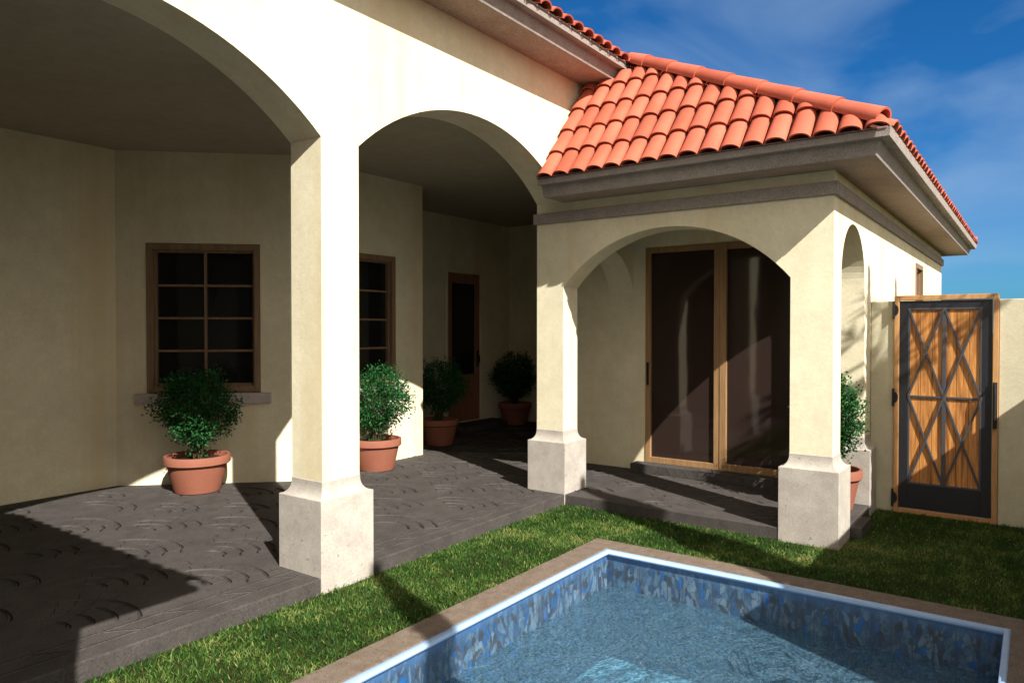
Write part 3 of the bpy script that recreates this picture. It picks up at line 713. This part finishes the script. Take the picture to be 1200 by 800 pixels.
# ------------------------------------------------------------------ trees that throw the shadows (out of frame behind the camera)
def cypress(x, y, h, r, label, seed, n=9000):
    root = empty('cypress_tree', (x, y, 0), label, 'cypress tree', 'slender cypress trees beyond the pool')
    t = MB(); t.tube([(0,0,-.05),(0,0,h*.4),(0,0,h*.92)], [.05,.035,.008], 8); t.build('trunk', M['bark'], root)
    r2 = np.random.RandomState(seed); z = r2.uniform(.03, 1, n)**.85; rad = r*np.clip(np.minimum(1.0, (1-z)*2.4)**.8, .02, 1)*(.85+.15*np.sin(z*31)); a = r2.uniform(0,2*PI,n); q_ = np.sqrt(r2.uniform(0.15,1,n))
    P = np.stack([np.cos(a)*rad*q_, np.sin(a)*rad*q_, z*h*.965],1); D = np.stack([np.cos(a)*.35,np.sin(a)*.35,np.ones(n)],1)+r2.normal(size=(n,3))*.2; D/=np.linalg.norm(D,axis=1)[:,None]
    leaves('crown', M['cypress'], P, D, r2.uniform(.05,.12,n), r2.uniform(.02,.04,n), root, seed=seed, tint=r2.uniform(0,1,n))
cypress(.98, -1.45, 4.65, .17, 'slimmest cypress tree, its shadow tip reaching the front column plinth', 31)
cypress(3.72, -1.45, 4.78, .27, 'fuller cypress tree, its shadow lying across the lawn to the middle column', 32)
cypress(5.98, -1.45, 4.72, .15, 'cypress tree whose shadow climbs the side wall by the corner arch', 33)
cypress(7.55, -1.40, 4.66, .14, 'cypress tree farthest along the wall, its shadow spike above the gate', 34)
def palm(x, y, h, label):
    root = empty('palm_tree', (x, y, 0), label, 'palm tree')
    t = MB(); t.tube([(0,0,-.05),(.03,.02,h*.5),(.02,.0,h)], [.10,.075,.06], 12); t.build('trunk', M['bark'], root)
    r2 = np.random.RandomState(8); Pp = []; Dd = []; Ll = []; st_ = MB()
    for k in range(13):
        a = 2*PI*k/13; el = r2.uniform(-.1,.9); d_ = np.array([math.cos(a)*math.cos(el), math.sin(a)*math.cos(el), math.sin(el)]); c0 = np.array([.02,0,h]); c1 = c0 + d_*.42
        st_.tube([c0, c1], [.012,.006], 5); sd = np.cross(d_, [0,0,1]); sd /= np.linalg.norm(sd)
        for q_ in range(15):
            f_ = -1.25+2.5*q_/14; v_ = d_*math.cos(f_)+sd*math.sin(f_)+np.array([0,0,-.12]); v_ /= np.linalg.norm(v_)
            Pp.append(c1); Dd.append(v_); Ll.append(.34*(1-.25*abs(f_)))
    n = len(Pp); leaves('crown', M['palm'], np.array(Pp), np.array(Dd), np.array(Ll), np.full(n,.035), root, seed=9, tint=r2.uniform(0,1,n)); st_.build('frond_stalks', M['bark'], root)
palm(5.83, -1.95, 4.05, 'small fan palm behind the garden wall, its leaf shadows falling on the gate')

# ------------------------------------------------------------------ light, sky, camera
sv = Vector((.48, 1.0, -.89)).normalized()
sun = bpy.data.lights.new('sun', 'SUN'); sun.energy = 5.0; sun.angle = R(.5); sun.color = (1, .96, .88)
so = bpy.data.objects.new('sun', sun); link(so); so.rotation_euler = sv.to_track_quat('-Z', 'Y').to_euler()
W_ = bpy.data.worlds.new('World'); S.world = W_; W_.use_nodes = True; nt = W_.node_tree; bg = nt.nodes['Background']
sky = nt.nodes.new('ShaderNodeTexSky'); sky.sky_type = 'NISHITA'; sky.sun_disc = False; sky.sun_elevation = math.asin(-sv.z); sky.sun_rotation = math.atan2(-sv.x, -sv.y)
sky.ozone_density = 3.0; sky.air_density = 1.0; sky.dust_density = .3
tc = nt.nodes.new('ShaderNodeTexCoord'); mp = nt.nodes.new('ShaderNodeMapping'); mp.inputs['Scale'].default_value = (1, 1, 2.2); mp.inputs['Location'].default_value = (.35, .1, .2)
nz = nt.nodes.new('ShaderNodeTexNoise'); nz.inputs['Scale'].default_value = 2.6; nz.inputs['Detail'].default_value = 7; nz.inputs['Roughness'].default_value = .5; nz.inputs['Distortion'].default_value = .5
rp = nt.nodes.new('ShaderNodeValToRGB'); rp.color_ramp.elements[0].position = .48; rp.color_ramp.elements[0].color = (0,0,0,1); rp.color_ramp.elements[1].position = .80; rp.color_ramp.elements[1].color = (.6,.6,.6,1)
tint = nt.nodes.new('ShaderNodeMix'); tint.data_type = 'RGBA'; tint.blend_type = 'MULTIPLY'; tint.inputs[0].default_value = 1; tint.inputs[7].default_value = (.08,.38,.66,1)
mx = nt.nodes.new('ShaderNodeMix'); mx.data_type = 'RGBA'; mx.inputs[7].default_value = (2.4,3.4,4.8,1)
nt.links.new(tc.outputs['Generated'], mp.inputs[0]); nt.links.new(mp.outputs[0], nz.inputs['Vector']); nt.links.new(nz.outputs['Fac'], rp.inputs[0])
nt.links.new(sky.outputs[0], tint.inputs[6]); nt.links.new(rp.outputs[0], mx.inputs[0]); nt.links.new(tint.outputs[2], mx.inputs[6]); 
# unseen warm cloud bank added on the sun's side to fill the shade
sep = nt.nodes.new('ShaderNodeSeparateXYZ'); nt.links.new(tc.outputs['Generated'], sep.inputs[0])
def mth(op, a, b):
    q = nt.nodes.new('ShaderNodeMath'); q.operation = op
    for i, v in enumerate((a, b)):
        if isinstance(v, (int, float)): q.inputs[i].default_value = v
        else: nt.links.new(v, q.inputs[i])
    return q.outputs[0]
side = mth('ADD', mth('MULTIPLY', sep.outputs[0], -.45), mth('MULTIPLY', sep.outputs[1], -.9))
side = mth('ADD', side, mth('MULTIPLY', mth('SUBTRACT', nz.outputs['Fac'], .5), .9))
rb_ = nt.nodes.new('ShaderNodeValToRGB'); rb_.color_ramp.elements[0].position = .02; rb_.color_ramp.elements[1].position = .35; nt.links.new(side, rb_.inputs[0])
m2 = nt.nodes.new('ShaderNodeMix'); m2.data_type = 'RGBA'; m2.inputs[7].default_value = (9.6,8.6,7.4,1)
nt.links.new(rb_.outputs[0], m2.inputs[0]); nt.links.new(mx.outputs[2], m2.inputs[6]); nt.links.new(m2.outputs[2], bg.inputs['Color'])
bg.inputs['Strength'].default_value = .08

cam = bpy.data.cameras.new('camera'); co_ = bpy.data.objects.new('camera', cam); link(co_); S.camera = co_
cam.sensor_width = 36; cam.sensor_fit = 'HORIZONTAL'; cam.lens = 849/1200*36; cam.clip_start = .05; cam.clip_end = 2000
pit = math.atan(13/849); phi = math.atan(616/849*math.cos(pit))
co_.location = (0, 0, 1.65); co_.rotation_euler = (PI/2 - pit, 0, phi - PI/2)
S.view_settings.view_transform = 'Standard'; S.view_settings.look = 'None'; S.view_settings.exposure = 1.0; S.view_settings.gamma = 1
S.cycles.max_bounces = 16; S.cycles.diffuse_bounces = 10; S.cycles.transparent_max_bounces = 16
